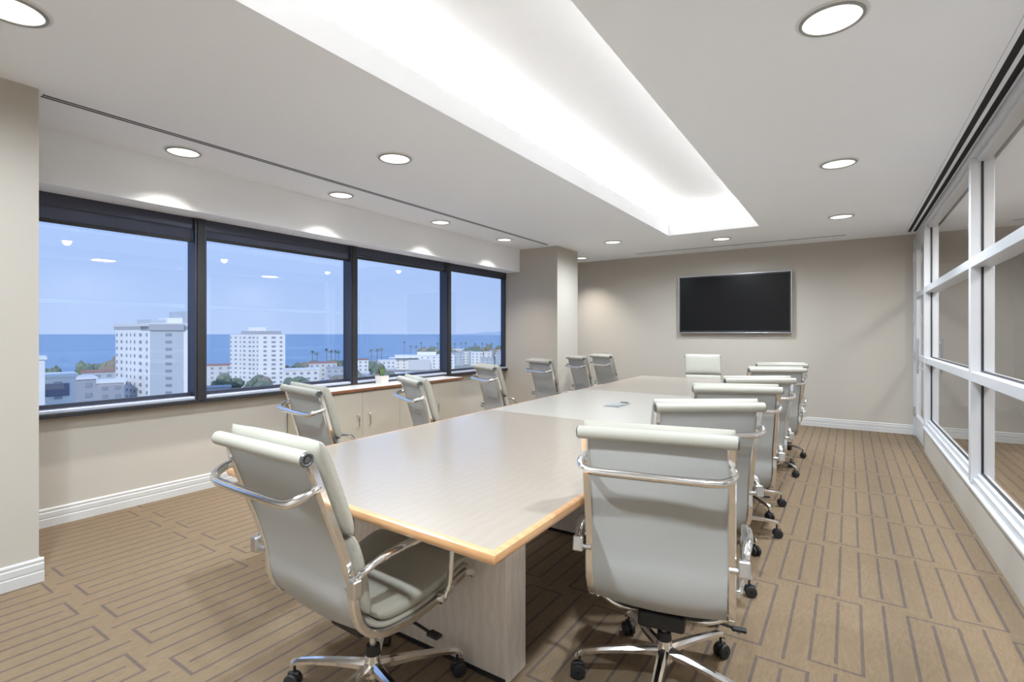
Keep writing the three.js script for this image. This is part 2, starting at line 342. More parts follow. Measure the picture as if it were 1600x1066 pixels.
// ---------------------------------------------------------------- lamps
M.lampface = new THREE.MeshStandardMaterial({ color: 0xffffff, emissive: new THREE.Color().setRGB(1, 0.94, 0.85), emissiveIntensity: 0.62, roughness: 0.6 });
M.lampring = std([0.34, 0.34, 0.33], 0.35, { metalness: 0.6 });
M.lampflange = std([0.72, 0.72, 0.71], 0.5);
const COOL = new THREE.Color().setRGB(0.82, 0.915, 1.0), WARM = new THREE.Color().setRGB(1.0, 0.95, 0.87);
const ring = new THREE.LatheGeometry([[0.104, -0.002], [0.106, -0.012], [0.112, -0.013], [0.116, -0.009], [0.117, 0]].map(([a, b]) => new THREE.Vector2(a, b)), 40);
const flange = new THREE.LatheGeometry([[0.116, -0.0005], [0.117, -0.006], [0.126, -0.005], [0.131, 0]].map(([a, b]) => new THREE.Vector2(a, b)), 40);
const face = new THREE.CylinderGeometry(0.105, 0.105, 0.004, 40).translate(0, -0.004, 0);
function downlight(x, d, label, power = 1, size = 1, spread = 1.5, soft = 0.9, color = COOL) {
  const t = thing('ceiling_downlight', label, 'downlight', x, H, -d, 0, 'round ceiling downlights');
  t.scale.set(size, 1, size);
  mesh('lamp_flange', flange, M.lampflange, t); mesh('lamp_ring', ring, M.lampring, t); mesh('lamp_lens', face, M.lampface, t);
  const s = new THREE.SpotLight(color, LAMP * power, 0, spread, soft, 2);
  s.position.set(x, H - 0.02, -d); s.target.position.set(x, 0, -d);
  s.castShadow = true; s.shadow.radius = 2.5; s.shadow.mapSize.set(1024, 1024);
  scene.add(s, s.target);
}
downlight(-3.915, 1.712, 'warm round downlight nearest the viewer in the row beside the window bulkhead', 0.6, 0.92, 0.92, 0.7, WARM);
downlight(-3.915, 3.047, 'second warm downlight from the viewer in the row beside the window bulkhead', 0.6, 0.92, 0.92, 0.7, WARM);
downlight(-3.915, 4.422, 'third warm downlight from the viewer in the row beside the window bulkhead', 0.6, 0.92, 0.92, 0.7, WARM);
downlight(-3.915, 5.72, 'farthest warm downlight in the row beside the window bulkhead, near the column', 0.6, 0.92, 0.92, 0.7, WARM);
downlight(-3.78, 7.82, 'small bright downlight half hidden behind the far column', 0.6, 0.92, 0.92, 0.7, WARM);
downlight(-2.765, 0.579, 'downlight cut off by the top left corner of the picture', 0.45);
downlight(-2.77, 2.63, 'round downlight between the window slot diffuser and the lit cove');
downlight(-2.755, 6.709, 'round downlight in the ceiling just before the far column', 0.85);
downlight(-1.44, 7.29, 'round downlight between the end of the lit cove and the television wall', 0.75);
downlight(-0.06, 2.45, 'large round downlight nearest the viewer, right of the lit cove');
downlight(-0.068, 4.555, 'second round downlight from the viewer, right of the lit cove');
downlight(-0.075, 6.626, 'farthest round downlight right of the lit cove', 0.75);
downlight(-0.06, 0.35, 'downlight above the viewer');
downlight(-1.44, 0.0, 'unseen downlight behind the near end of the cove, boosted as fill', 1.5);  // out of view, raised above the other downlights to fill chair backs

// light strips lying in the cove, hidden by its lip
M.strip = new THREE.MeshStandardMaterial({ color: 0xffffff, emissive: new THREE.Color().setRGB(1, 0.965, 0.90), emissiveIntensity: 3 });
function coveStrip(label, x0, x1, d0, d1) {
  const y = H + LIP, w = x1 - x0, l = d1 - d0;
  const t = thing('cove_light_strip', label, 'light strip', (x0 + x1) / 2, y, -(d0 + d1) / 2);
  mesh('strip_channel', rbox(w + 0.012, 0.018, l + 0.012, 0.002, 0, 0.009, 0, 1), M.trim, t);
  mesh('light_diffuser', rbox(w, 0.01, l, 0.003, 0, 0.023, 0, 1), M.strip, t);
  const a = new THREE.RectAreaLight(new THREE.Color().setRGB(1.0, 0.975, 0.91), COVE, w, l);
  a.position.set((x0 + x1) / 2, y + 0.032, -(d0 + d1) / 2); a.rotation.x = Math.PI / 2;   // shines up
  scene.add(a);
}
coveStrip('light strip hidden in the cove on the window side', CL - 0.15, CL - 0.10, CD0, CD1);
coveStrip('light strip hidden in the cove on the partition side', CR + 0.10, CR + 0.15, CD0, CD1);
coveStrip('light strip hidden in the cove at the television end', CL, CR, CD1 + 0.10, CD1 + 0.15);
coveStrip('light strip hidden in the cove at the viewer end', CL, CR, CD0 - 0.15, CD0 - 0.10);
for (const d of [0.4, 3.4, 6.4]) {  // lights added out of view to brighten the glass and the room
  const t = thing('added_corridor_light', 'added square ceiling light in the corridor, out of view, filling glass and room', 'ceiling light', 1.6, H, -d, 0, 'added corridor ceiling lights');
  mesh('added_lamp_panel', rbox(0.3, 0.02, 0.3, 0.003, 0, -0.01, 0, 1), M.lampface, t);
  const a = new THREE.RectAreaLight(new THREE.Color().setRGB(1, 0.94, 0.86), CORRIDOR_FILL, 0.28, 0.28);
  a.position.set(1.6, H - 0.03, -d); a.rotation.x = -Math.PI / 2; scene.add(a);
}

// ---------------------------------------------------------------- television
{
  const x0 = -2.278, x1 = -0.684, y0 = 1.312, y1 = 2.21, d = DF - 0.06;
  const t = thing('television', 'large black flat television with a thin silver rim on the end wall', 'television', (x0 + x1) / 2, (y0 + y1) / 2, -d);
  const w = x1 - x0, h = y1 - y0;
  mesh('housing', rbox(w - 0.02, h - 0.02, 0.05, 0.01, 0, 0, -0.02), M.black, t);
  mesh('rim', [rbox(w, 0.012, 0.03, 0.003, 0, h / 2 - 0.006, 0, 1), rbox(w, 0.012, 0.03, 0.003, 0, -h / 2 + 0.006, 0, 1), rbox(0.012, h, 0.03, 0.003, w / 2 - 0.006, 0, 0, 1), rbox(0.012, h, 0.03, 0.003, -w / 2 + 0.006, 0, 0, 1)], std([0.55, 0.57, 0.62], 0.3, { metalness: 0.8 }), t);
  mesh('bezel', [rbox(w - 0.024, 0.022, 0.024, 0.002, 0, h / 2 - 0.022, 0, 1), rbox(w - 0.024, 0.026, 0.024, 0.002, 0, -h / 2 + 0.024, 0, 1), rbox(0.02, h - 0.03, 0.024, 0.002, w / 2 - 0.02, 0, 0, 1), rbox(0.02, h - 0.03, 0.024, 0.002, -w / 2 + 0.02, 0, 0, 1)], M.black, t);
  mesh('screen', rbox(w - 0.05, h - 0.06, 0.02, 0.002, 0, 0.002, -0.002, 1), M.screen, t);
  mesh('wall_bracket', rbox(0.5, 0.4, 0.03, 0.004, 0, 0, -0.043, 1), M.black, t);
}

// ---------------------------------------------------------------- conference table
const TT = 0.735;
const cornerN = [[-2.19, 1.125], [-0.755, 1.06]], cornerF = [[-2.352, 6.74], [-0.91, 6.66]];   // left, right at the near and far end
const tp = (s, t) => [0, 1].map((i) => { const n = cornerN[0][i] + (cornerN[1][i] - cornerN[0][i]) * s, f = cornerF[0][i] + (cornerF[1][i] - cornerF[0][i]) * s; return n + (f - n) * t; });
{
  const t = thing('conference_table', 'long pale maple conference table with an orange wood edge', 'table', -1.55, 0, -3.9);
  const L = (x, y, d) => [x + 1.55, y, -d + 3.9];
  const slab = (s0, s1, t0, t1, y0, y1, grow = 0) => {
    const q = [[s0, t0], [s1, t0], [s1, t1], [s0, t1]].map(([s, tt]) => tp(s, tt));
    return uvm(loft([y0, y1].map((y) => q.map(([x, d]) => new THREE.Vector3(...L(x, y, d)))), 0.3));
  };
  const eg = 0.020 / 1.44, el = 0.020 / 5.6, seams = [el, 0.348, 0.650, 1 - el], gap = 0.0009 / 5.6;
  for (let k = 0; k < 3; k++) mesh('tabletop', slab(eg, 1 - eg, seams[k] + (k ? gap : 0), seams[k + 1] - (k < 2 ? gap : 0), TT - 0.032, TT), k === 1 ? M.topX : M.topD, t).userData = { label: ['near tabletop section, grain running lengthways', 'paler middle tabletop section with the cable hatch', 'far tabletop section'][k] };
  // solid wood edge with an eased profile, swept round the outline
  const prof = [[-0.020, 0.000], [-0.006, 0.000], [-0.001, -0.004], [0.0, -0.010], [0.0, -0.022], [-0.004, -0.030], [-0.020, -0.034]];
  const outline = [tp(0, 0), tp(1, 0), tp(1, 1), tp(0, 1)], cx = -1.55, cd = 3.9;
  const corner = outline.map((p, i) => { // outward mitre
    const a = outline[(i + 3) % 4], b = outline[(i + 1) % 4];
    const n1 = new THREE.Vector2(p[1] - a[1], -(p[0] - a[0])).normalize(), n2 = new THREE.Vector2(b[1] - p[1], -(b[0] - p[0])).normalize();
    const m = n1.clone().add(n2); m.multiplyScalar(2 / m.lengthSq()); return m;
  });
  const sideRing = (i, inset) => prof.map(([a, b]) => new THREE.Vector3(...L(outline[i % 4][0] + corner[i % 4].x * a, TT + b, outline[i % 4][1] + corner[i % 4].y * a)));
  for (let i = 0; i < 4; i++) mesh('edge_band', uvm(loft([sideRing(i), sideRing(i + 1)], 0.5)), M.edge, t);
  mesh('underside_rim', slab(0.03, 0.97, 0.008, 0.992, TT - 0.055, TT - 0.033), M.ash, t);
  // slab bases
  for (const [d0, d1] of [[1.556, 1.69], [2.95, 3.085], [4.65, 4.785], [6.05, 6.185]]) {
    const sh = -0.029 * (d0 - 1.55);
    const pw = d0 < 2 ? 0.90 : 0.46;
    const g = mesh('pedestal', rbox(pw, TT - 0.055, d1 - d0, 0.003, -1.505 + sh + 1.55, (TT - 0.055) / 2, -(d0 + d1) / 2 + 3.9, 1), M.ash, t);
    mesh('plinth', rbox(pw - 0.01, 0.02, d1 - d0 + 0.004, 0.002, -1.505 + sh + 1.55, 0.010, -(d0 + d1) / 2 + 3.9, 1), M.black, g);
  }
  mesh('modesty_panel', rbox(0.03, 0.42, 4.36, 0.003, -1.57 + 1.55, 0.46, -3.87 + 3.9, 1), M.ash, t);
  // cable hatch
  const h = mesh('cable_hatch', rbox(0.125, 0.006, 0.26, 0.002, -1.535 + 1.55, TT + 0.003, -3.83 + 3.9, 1), std([0.42, 0.43, 0.44], 0.4, { metalness: 0.8 }), t);
  mesh('hatch_lid', rbox(0.10, 0.004, 0.20, 0.0015, -1.532 + 1.55, TT + 0.008, -3.81 + 3.9, 1), M.hatch ??= std([0.30, 0.31, 0.32], 0.4, { metalness: 0.8 }), h);
  mesh('hatch_grip', rbox(0.06, 0.006, 0.03, 0.0015, -1.52 + 1.55, TT + 0.009, -3.945 + 3.9, 1), M.black, h);
}

// ---------------------------------------------------------------- credenza under the window and its plant
{
  const x0 = XW + 0.022, x1 = -4.10, d0 = 2.87, d1 = 5.03, top = 0.752;
  const t = thing('credenza', 'low beige credenza with polished brown edged top under the window', 'cabinet', x0, 0, -d0);
  const b = (a0, a1, y0, y1, e0, e1, r) => rbox(a1 - a0, y1 - y0, e1 - e0, r ?? 0.003, (a0 + a1) / 2 - x0, (y0 + y1) / 2, -(e0 + e1) / 2 + d0, 1);
  mesh('body', b(x0, x1 - 0.02, 0.06, top - 0.03, d0 + 0.01, d1 - 0.02), M.cabinet, t);
  mesh('plinth', b(x0, x1 - 0.06, 0, 0.06, d0 + 0.03, d1 - 0.04), M.black, t);
  mesh('worktop', b(x0 - 0.018, x1 + 0.006, top - 0.022, top, d0 - 0.004, d1 + 0.004, 0.002), M.cabtop, t);
  mesh('worktop_edge', [b(x1 + 0.006, x1 + 0.02, top - 0.03, top, d0 - 0.012, d1 + 0.012, 0.005), b(x0 - 0.018, x1 + 0.006, top - 0.03, top - 0.001, d0 - 0.014, d0 - 0.004, 0.004), b(x0 - 0.018, x1 + 0.006, top - 0.03, top - 0.001, d1 + 0.004, d1 + 0.014, 0.004)], M.walnut, t);
  const ds = [d0 + 0.04, 3.457, 3.965, 4.49, d1 - 0.03];
  for (let i = 0; i < 4; i++) {
    const door = mesh('door', b(x1 - 0.02, x1, 0.075, top - 0.042, ds[i] + 0.002, ds[i + 1] - 0.002, 0.002), M.cabinet, t);
    const hd = i % 2 ? ds[i] + 0.07 : ds[i + 1] - 0.07;
    mesh('handle', tube([[x1 - x0, 0.49, -hd + d0], [x1 - x0 + 0.028, 0.485, -hd + d0], [x1 - x0 + 0.03, 0.43, -hd + d0], [x1 - x0 + 0.028, 0.375, -hd + d0], [x1 - x0, 0.37, -hd + d0]], 0.008, 20, 6), M.chrome, door);
  }
  // small plant
  const px = -4.30, pd = 3.89;
  const p = thing('potted_plant', 'small square white pot with a red and green succulent on the credenza', 'plant', px, top, -pd);
  mesh('pot', loft([[0.046, 0], [0.054, 0.088], [0.047, 0.088], [0.045, 0.075]].map(([r, y]) => [[-1, -1], [1, -1], [1, 1], [-1, 1]].map(([a, c]) => new THREE.Vector3(a * r, y, -c * r))), 0.4), std([0.70, 0.66, 0.64], 0.35), p);
  mesh('soil', rbox(0.088, 0.01, 0.088, 0.002, 0, 0.076, 0, 1), std([0.05, 0.035, 0.03], 1), p);
  const leafMats = [std([0.10, 0.22, 0.07], 0.5), std([0.045, 0.07, 0.05], 0.5), std([0.30, 0.10, 0.06], 0.5), std([0.16, 0.30, 0.12], 0.5)];
  for (let i = 0; i < 30; i++) {
    const a = i * 2.4, r = 0.006 + 0.034 * Math.sqrt(i / 30), h = 0.115 - 0.055 * (i / 30) + 0.02 * rnd(), out = r * 1.5 + 0.006;
    const ca = Math.cos(a), sa = Math.sin(a), w = 0.010;
    const rings = [[0, 0.5], [0.35, 1], [0.75, 0.75], [1, 0.08]].map(([k, ww]) => [0, 1, 2, 3].map((j) => {
      const q = j * Math.PI / 2, rr = r * 0.5 + (out - r * 0.5) * k * k, sx = Math.cos(q) * w * ww, sz = Math.sin(q) * w * ww * 0.35;
      return new THREE.Vector3(ca * (rr + sz) - sa * sx, 0.078 + h * k, sa * (rr + sz) + ca * sx);
    }));
    mesh('leaf', loft(rings, 1.2), leafMats[ca > 0.1 ? (sa > 0 ? 3 : 0) : i % 3 === 0 ? 2 : 1], p);
  }
}

// ---------------------------------------------------------------- chairs
const HUB = 0.40;                                    // hub lies this far in front of the top roll
const side = [[0, 0.975], [0.034, 0.886], [0.074, 0.778], [0.112, 0.676], [0.140, 0.573], [0.152, 0.495], [0.180, 0.432], [0.240, 0.392], [0.345, 0.378], [0.500, 0.394], [0.600, 0.425], [0.652, 0.428], [0.668, 0.410]];
const sideCurve = new THREE.CatmullRomCurve3(side.map(([s, y]) => new THREE.Vector3(0, y, -(s - HUB))), false, 'centripetal');
const frame = (t) => { const q = Math.max(0, t), p = sideCurve.getPointAt(q), g = sideCurve.getTangentAt(q); p.addScaledVector(g, (t - q) * sideCurve.getLength()); return [p, new THREE.Vector3(0, -g.z, g.y)]; };   // point, normal towards the sitter
const sweep = (t0, t1, n, ringAt) => { const r = []; for (let i = 0; i <= n; i++) { const k = i / n, t = t0 + (t1 - t0) * k, [p, nn] = frame(t); r.push(ringAt(k).map(([x, o]) => new THREE.Vector3(x, p.y + nn.y * o, p.z + nn.z * o))); } return r; };
function pad(t0, t1, width, thick, rise, n = 22) {
  return loft(sweep(t0, t1, n, (k) => {
    const e = Math.pow(Math.max(0, 1 - Math.pow(Math.abs(2 * k - 1), 5)), 0.5) * 0.97 + 0.03, ring = [];
    for (let j = 0; j < 32; j++) {
      const q = j / 32 * Math.PI * 2, c = Math.cos(q), s = Math.sin(q);
      const x = Math.sign(c) * Math.pow(Math.abs(c), 0.32) * (width / 2) * (0.985 + 0.015 * e), y = Math.sign(s) * Math.pow(Math.abs(s), 0.55) * thick / 2 * e * (s > 0 ? 1 + 0.25 * (1 - (x / width * 2) ** 2) : 1);
      ring.push([x, rise + y]);
    }
    return ring.reverse();
  }), 1.1);
}
const rr = (w, h, c) => [[-w, -h + c], [-w + c, -h], [w - c, -h], [w, -h + c], [w, h - c], [w - c, h], [-w + c, h], [-w, h - c]].reverse();
const G = {};
G.rail = (x) => loft(sweep(0.0, 1, 64, () => rr(0.013, 0.012, 0.004).map(([a, b]) => [x + a, b])), 0.5);
G.railR = G.rail(0.228); G.railL = G.rail(-0.228);
G.sling = loft(sweep(0.01, 0.985, 48, (k) => {
  const top = [], bot = [], sag = 0.016 * Math.min(1, Math.max(0, (k - 0.02) * 6)) ;
  for (let j = 0; j <= 8; j++) { const x = -0.217 + 0.434 * j / 8, o = -sag * (1 - (x / 0.217) ** 2); top.push([x, o + 0.003]); bot.unshift([x, o - 0.003]); }
  return [...top, ...bot].reverse();
}), 0.9);
G.upper = pad(-0.02, 0.262, 0.482, 0.062, 0.040); G.lower = pad(0.262, 0.50, 0.478, 0.056, 0.036); G.seat = pad(0.545, 0.965, 0.47, 0.050, 0.052, 28); G.underpad = pad(0.50, 0.975, 0.462, 0.028, 0.022, 28);
G.piping = [0.262].map((t) => { const [p, n] = frame(t); return rbox(0.425, 0.006, 0.02, 0.003, 0, p.y + n.y * 0.038, p.z + n.z * 0.038); });
{
  const [p] = frame(0);
  const y = p.y - 0.004, z = p.z + 0.012;
  G.roll = new THREE.CapsuleGeometry(0.021, 0.452, 6, 18).rotateZ(Math.PI / 2).translate(0, y, z);
  G.roll = cyl(0.0215, 0.0215, 0.486, 20).rotateZ(Math.PI / 2).translate(0, y, z);
  G.cap = (s) => merge([new THREE.TorusGeometry(0.0155, 0.005, 8, 20).rotateY(Math.PI / 2).translate(s * 0.244, y, z), cyl(0.009, 0.009, 0.008, 14).rotateZ(Math.PI / 2).translate(s * 0.245, y, z)]);
  G.capR = G.cap(1); G.capL = G.cap(-1);
}
const zs = (s) => -(s - HUB);
G.bar = merge([tube([[-0.228, 0.885, zs(0.032)], [-0.236, 0.878, zs(0.005)], [-0.222, 0.862, zs(-0.03)], [-0.19, 0.852, zs(-0.042)], [-0.10, 0.850, zs(-0.045)], [0.10, 0.850, zs(-0.045)], [0.19, 0.852, zs(-0.042)], [0.222, 0.862, zs(-0.03)], [0.236, 0.878, zs(0.005)], [0.228, 0.885, zs(0.032)]], 0.0135, 60, 10)]);
G.arm = (s) => {
  const c = new THREE.CatmullRomCurve3([[0.262, 0.585, 0.118], [0.270, 0.618, 0.140], [0.276, 0.640, 0.19], [0.278, 0.652, 0.28], [0.278, 0.655, 0.42], [0.277, 0.646, 0.485], [0.274, 0.610, 0.51], [0.270, 0.52, 0.512], [0.266, 0.44, 0.505], [0.258, 0.405, 0.49]].map(([x, y, q]) => new THREE.Vector3(s * x, y, zs(q))), false, 'centripetal');
  const rings = []; for (let i = 0; i <= 44; i++) { const k = i / 44, p = c.getPointAt(k), g = c.getTangentAt(k), n = new THREE.Vector3(0, -g.z, g.y).normalize(), w = 0.010 + 0.009 * Math.sin(Math.PI * Math.min(1, k * 1.35)) ** 2; rings.push(rr(w, 0.008, 0.004).map(([a, b]) => new THREE.Vector3(p.x + a, p.y + n.y * b, p.z + n.z * b))); }
  return loft(rings, 0.8);
};
G.block = (s) => merge([rbox(0.036, 0.052, 0.03, 0.006, s * 0.264, 0.585, zs(0.122)), cyl(0.009, 0.009, 0.05, 10).rotateZ(Math.PI / 2).translate(s * 0.245, 0.575, zs(0.128))]);
G.foot = (s) => rbox(0.030, 0.03, 0.026, 0.005, s * 0.248, 0.405, zs(0.49));
G.mech = merge([rbox(0.16, 0.055, 0.24, 0.012, 0, 0.325, zs(0.40)), rbox(0.34, 0.02, 0.05, 0.006, 0, 0.352, zs(0.33)), rbox(0.34, 0.02, 0.05, 0.006, 0, 0.352, zs(0.50))]);
G.antlers = [-1, 1].flatMap((s) => [0.31, 0.50].map((q) => tube([[s * 0.07, 0.338, zs(0.405 + (q - 0.405) * 0.6)], [s * 0.15, 0.345, zs(q)], [s * 0.225, 0.374, zs(q + 0.01)]], 0.010, 10, 8)));
G.lever = merge([tube([[0.06, 0.32, zs(0.43)], [0.16, 0.312, zs(0.44)], [0.235, 0.300, zs(0.445)]], 0.0055, 10, 6), rbox(0.05, 0.012, 0.03, 0.004, 0.255, 0.297, zs(0.447))]);
G.knob = merge([tube([[-0.05, 0.31, zs(0.50)], [-0.05, 0.265, zs(0.56)]], 0.006, 6, 6), cyl(0.02, 0.024, 0.05, 14, 0, 0, 0).translate(-0.05, 0.245, zs(0.565))]);
G.piston = merge([cyl(0.0125, 0.0125, 0.14, 14, 0, 0.24, 0)]);
G.sleeve = merge([cyl(0.024, 0.027, 0.03, 18, 0, 0.182, 0)]);
G.hub = merge([cyl(0.026, 0.034, 0.075, 20, 0, 0.133, 0), cyl(0.03, 0.026, 0.02, 20, 0, 0.092, 0)]);
{ // one star leg along +x
  const pts = [[0.015, 0.128, 0.020, 0.034], [0.07, 0.127, 0.018, 0.026], [0.15, 0.122, 0.016, 0.021], [0.24, 0.112, 0.0145, 0.018], [0.295, 0.103, 0.014, 0.017], [0.318, 0.094, 0.0135, 0.017], [0.327, 0.078, 0.012, 0.012]];
  G.leg = loft(pts.map(([x, y, w, h]) => [[-1, -1], [1, -1], [1, 0.2], [0.45, 1], [-0.45, 1], [-1, 0.2]].map(([a, b]) => new THREE.Vector3(x + (b > 0.5 && x > 0.3 ? 0.004 : 0), y + b * h * 0.5, a * w)).reverse()), 0.6);
  const wheel = (z) => { const g = new THREE.LatheGeometry([[0.004, -0.009], [0.024, -0.009], [0.028, -0.005], [0.028, 0.005], [0.024, 0.009], [0.004, 0.009]].map(([a, b]) => new THREE.Vector2(a, b)), 18); return g.rotateX(Math.PI / 2).translate(0.318, 0.028, z); };
  G.caster = merge([wheel(-0.013), wheel(0.013), cyl(0.005, 0.005, 0.05, 8, 0.312, 0.068, 0), rbox(0.046, 0.026, 0.012, 0.005, 0.316, 0.045, 0), cyl(0.006, 0.006, 0.03, 8).rotateX(Math.PI / 2).translate(0.318, 0.028, 0)]);
}
function makeChair() {
  const t = thing('office_chair', '', 'chair', 0, 0, 0, 0, 'padded chairs around the conference table');
  mesh('frame_rail', G.railL, M.chrome, t); mesh('frame_rail', G.railR, M.chrome, t);
  mesh('back_shell', G.sling, M.sling, t).userData = { label: 'grey leather sling stretched between the rails' };
  const up = mesh('backrest', G.upper, M.leather, t); mesh('seam', G.piping[0], M.leather, up);
  mesh('lumbar_pad', G.lower, M.leather, t); const seat = mesh('seat', G.seat, M.leather, t); mesh('seat_underpad', G.underpad, M.leather, seat);
  const roll = mesh('head_roll', G.roll, M.leather, t);
  mesh('end_cap', G.capL, M.darkchrome ??= std([0.25, 0.27, 0.28], 0.25, { metalness: 1 }), roll); mesh('end_cap', G.capR, M.darkchrome, roll);
  mesh('back_bar', G.bar, M.chrome, t).userData = { label: 'chrome tube bent across the back' };
  for (const s of [-1, 1]) {
    const a = mesh('armrest', G['arm' + s] ??= G.arm(s), M.chrome, t);
    mesh('arm_bracket', G['block' + s] ??= G.block(s), M.brushed, a); mesh('arm_foot', G['foot' + s] ??= G.foot(s), M.brushed, a);
  }
  const m = mesh('tilt_mechanism', G.mech, M.rubber, t);
  for (const g of G.antlers) mesh('seat_spreader', g, M.chrome, m); mesh('height_lever', G.lever, M.rubber, m); mesh('tension_knob', G.knob, M.rubber, m);
  const p = mesh('gas_lift', G.piston, M.brushed, t); mesh('sleeve', G.sleeve, M.rubber, p);
  const base = mesh('star_base', G.hub, M.chrome, t);
  for (let k = 0; k < 5; k++) {
    const l = mesh('leg', G.leg, M.chrome, base), c = mesh('caster', G.caster, M.rubber, base);
    l.rotation.y = c.rotation.y = k * Math.PI * 2 / 5;
  }
  return t;
}
const chair0 = makeChair();
// x, depth of the top roll; turn in degrees (anticlockwise from facing down the room); turn of the star base in room axes
const chairs = [
  [-1.425, 0.834, -2.3, 202, 'grey leather chair at the near end of the table, its seat under the tabletop'],
  [-0.517, 1.596, 10.9, 211, 'nearest chair on the partition side of the table, back squarely to the viewer'],
  [-0.522, 2.38, 35.0, 230, 'second chair from the viewer on the partition side of the table'],
  [-0.551, 3.215, 22.0, 200, 'third chair from the viewer on the partition side of the table'],
  [-0.520, 3.895, 34.0, 218, 'fourth chair from the viewer on the partition side of the table'],
  [-0.541, 5.123, 28.0, 190, 'fifth chair from the viewer on the partition side of the table'],
  [-0.581, 5.897, 24.8, 240, 'sixth and farthest chair on the partition side of the table'],
  [-1.771, 7.663, 196.9, 205, 'chair at the far end of the table, front turned to the viewer below the television'],
  [-2.644, 1.786, -10.8, 215, 'nearest chair on the window side of the table, in front of the credenza doors'],
  [-2.539, 2.555, -28.5, 190, 'second chair from the viewer on the window side of the table'],
  [-2.956, 3.983, -29.1, 225, 'third chair from the viewer on the window side, below the farthest window mullion'],
  [-3.061, 5.197, -26.2, 200, 'fourth chair from the viewer on the window side, in front of the far column'],
  [-3.090, 6.230, -36.0, 212, 'fifth chair from the viewer on the window side of the table'],
  [-3.006, 6.862, -30.4, 208, 'sixth and farthest chair on the window side of the table'],
];
const lean = [0, 9, 7, 7, 7, 7, 7, 0, 5, 5, 5, 5, 5, 5];      // how far each seat is tipped forward on its mechanism, degrees
const fixed = ['star_base', 'gas_lift'];
chairs.forEach(([x, d, deg, base, label], i) => {
  const c = i ? chair0.clone() : chair0, a = deg * Math.PI / 180;
  if (i) { c.name = numbered('office_chair'); scene.add(c); }
  c.userData = { label, category: 'chair', group: 'padded chairs around the conference table' };
  const tip = lean[i] * Math.PI / 180, hub = HUB - 0.645 * Math.sin(tip);
  for (const k of c.children) if (!fixed.includes(k.name)) { k.rotation.x = -tip; k.position.set(0, 0.33, 0).sub(new THREE.Vector3(0, 0.33, 0).applyAxisAngle(new THREE.Vector3(1, 0, 0), -tip)); k.position.y -= 0.40 * Math.sin(tip) - 0.645 * (1 - Math.cos(tip)); }
  c.position.set(x - Math.sin(a) * hub, 0, -(d + Math.cos(a) * hub)); c.rotation.y = a;
  c.children.find((k) => k.name === 'star_base').rotation.y = base * Math.PI / 180 - a;
});

// ---------------------------------------------------------------- the town and the sea outside
// placed by bearing (degrees left of the room's long axis) and distance from the building
const GROUND = -36;
const polar = (deg, r) => { const a = deg * Math.PI / 180; return [-Math.sin(a) * r, -Math.cos(a) * r]; };
M.ground = std([0.42, 0.42, 0.36], 1);
M.sea = std([0.27, 0.41, 0.54], 0.6);
M.white = std([0.82, 0.82, 0.80], 0.8);
M.offwhite = std([0.66, 0.66, 0.66], 0.85);
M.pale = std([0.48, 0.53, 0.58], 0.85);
M.concrete = std([0.40, 0.42, 0.46], 0.9);
M.glassdark = std([0.26, 0.30, 0.37], 0.4);
M.glassmid = std([0.30, 0.34, 0.40], 0.35);
M.redroof = std([0.42, 0.22, 0.18], 0.9);
M.roofgrey = std([0.45, 0.46, 0.48], 0.9);
M.leaf = std([0.19, 0.24, 0.17], 0.9);
M.leafdry = std([0.30, 0.27, 0.21], 0.9);
M.trunk = std([0.25, 0.20, 0.15], 0.95);
M.hillhaze = std([0.50, 0.58, 0.68], 1);  // haze of the distance is mixed into this pale blue-grey
const shore = [[-560, 900], [-560, -150], [-508, -335], [-600, -620], [-700, -920], [-1000, -1800], [-1600, -4000]];
struct('ground', (() => {
  const s = new THREE.Shape(); s.moveTo(600, 900); shore.forEach(([x, z]) => s.lineTo(x, z)); s.lineTo(600, -4000);
  return uvm(new THREE.ExtrudeGeometry(s, { depth: 3, bevelEnabled: false }).rotateX(Math.PI / 2).translate(0, GROUND, 0));
})(), M.ground, 'flat ground of the town below the windows');
struct('sea', uvm(new THREE.BoxGeometry(60000, 1, 60000).translate(-29000, GROUND - 2.5, -10000), 0.01), M.sea, 'blue sea reaching to the horizon');
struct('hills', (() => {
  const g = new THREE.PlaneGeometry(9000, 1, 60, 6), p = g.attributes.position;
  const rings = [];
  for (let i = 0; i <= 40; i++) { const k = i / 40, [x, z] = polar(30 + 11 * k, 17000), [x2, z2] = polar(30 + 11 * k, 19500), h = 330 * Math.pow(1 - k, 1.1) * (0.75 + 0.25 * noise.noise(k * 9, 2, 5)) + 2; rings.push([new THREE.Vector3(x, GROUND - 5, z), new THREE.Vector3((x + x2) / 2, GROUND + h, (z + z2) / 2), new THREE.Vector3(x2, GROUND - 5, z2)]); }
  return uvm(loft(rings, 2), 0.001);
})(), M.hillhaze, 'faint headland on the horizon beyond the bay, distance haze painted into its colour');

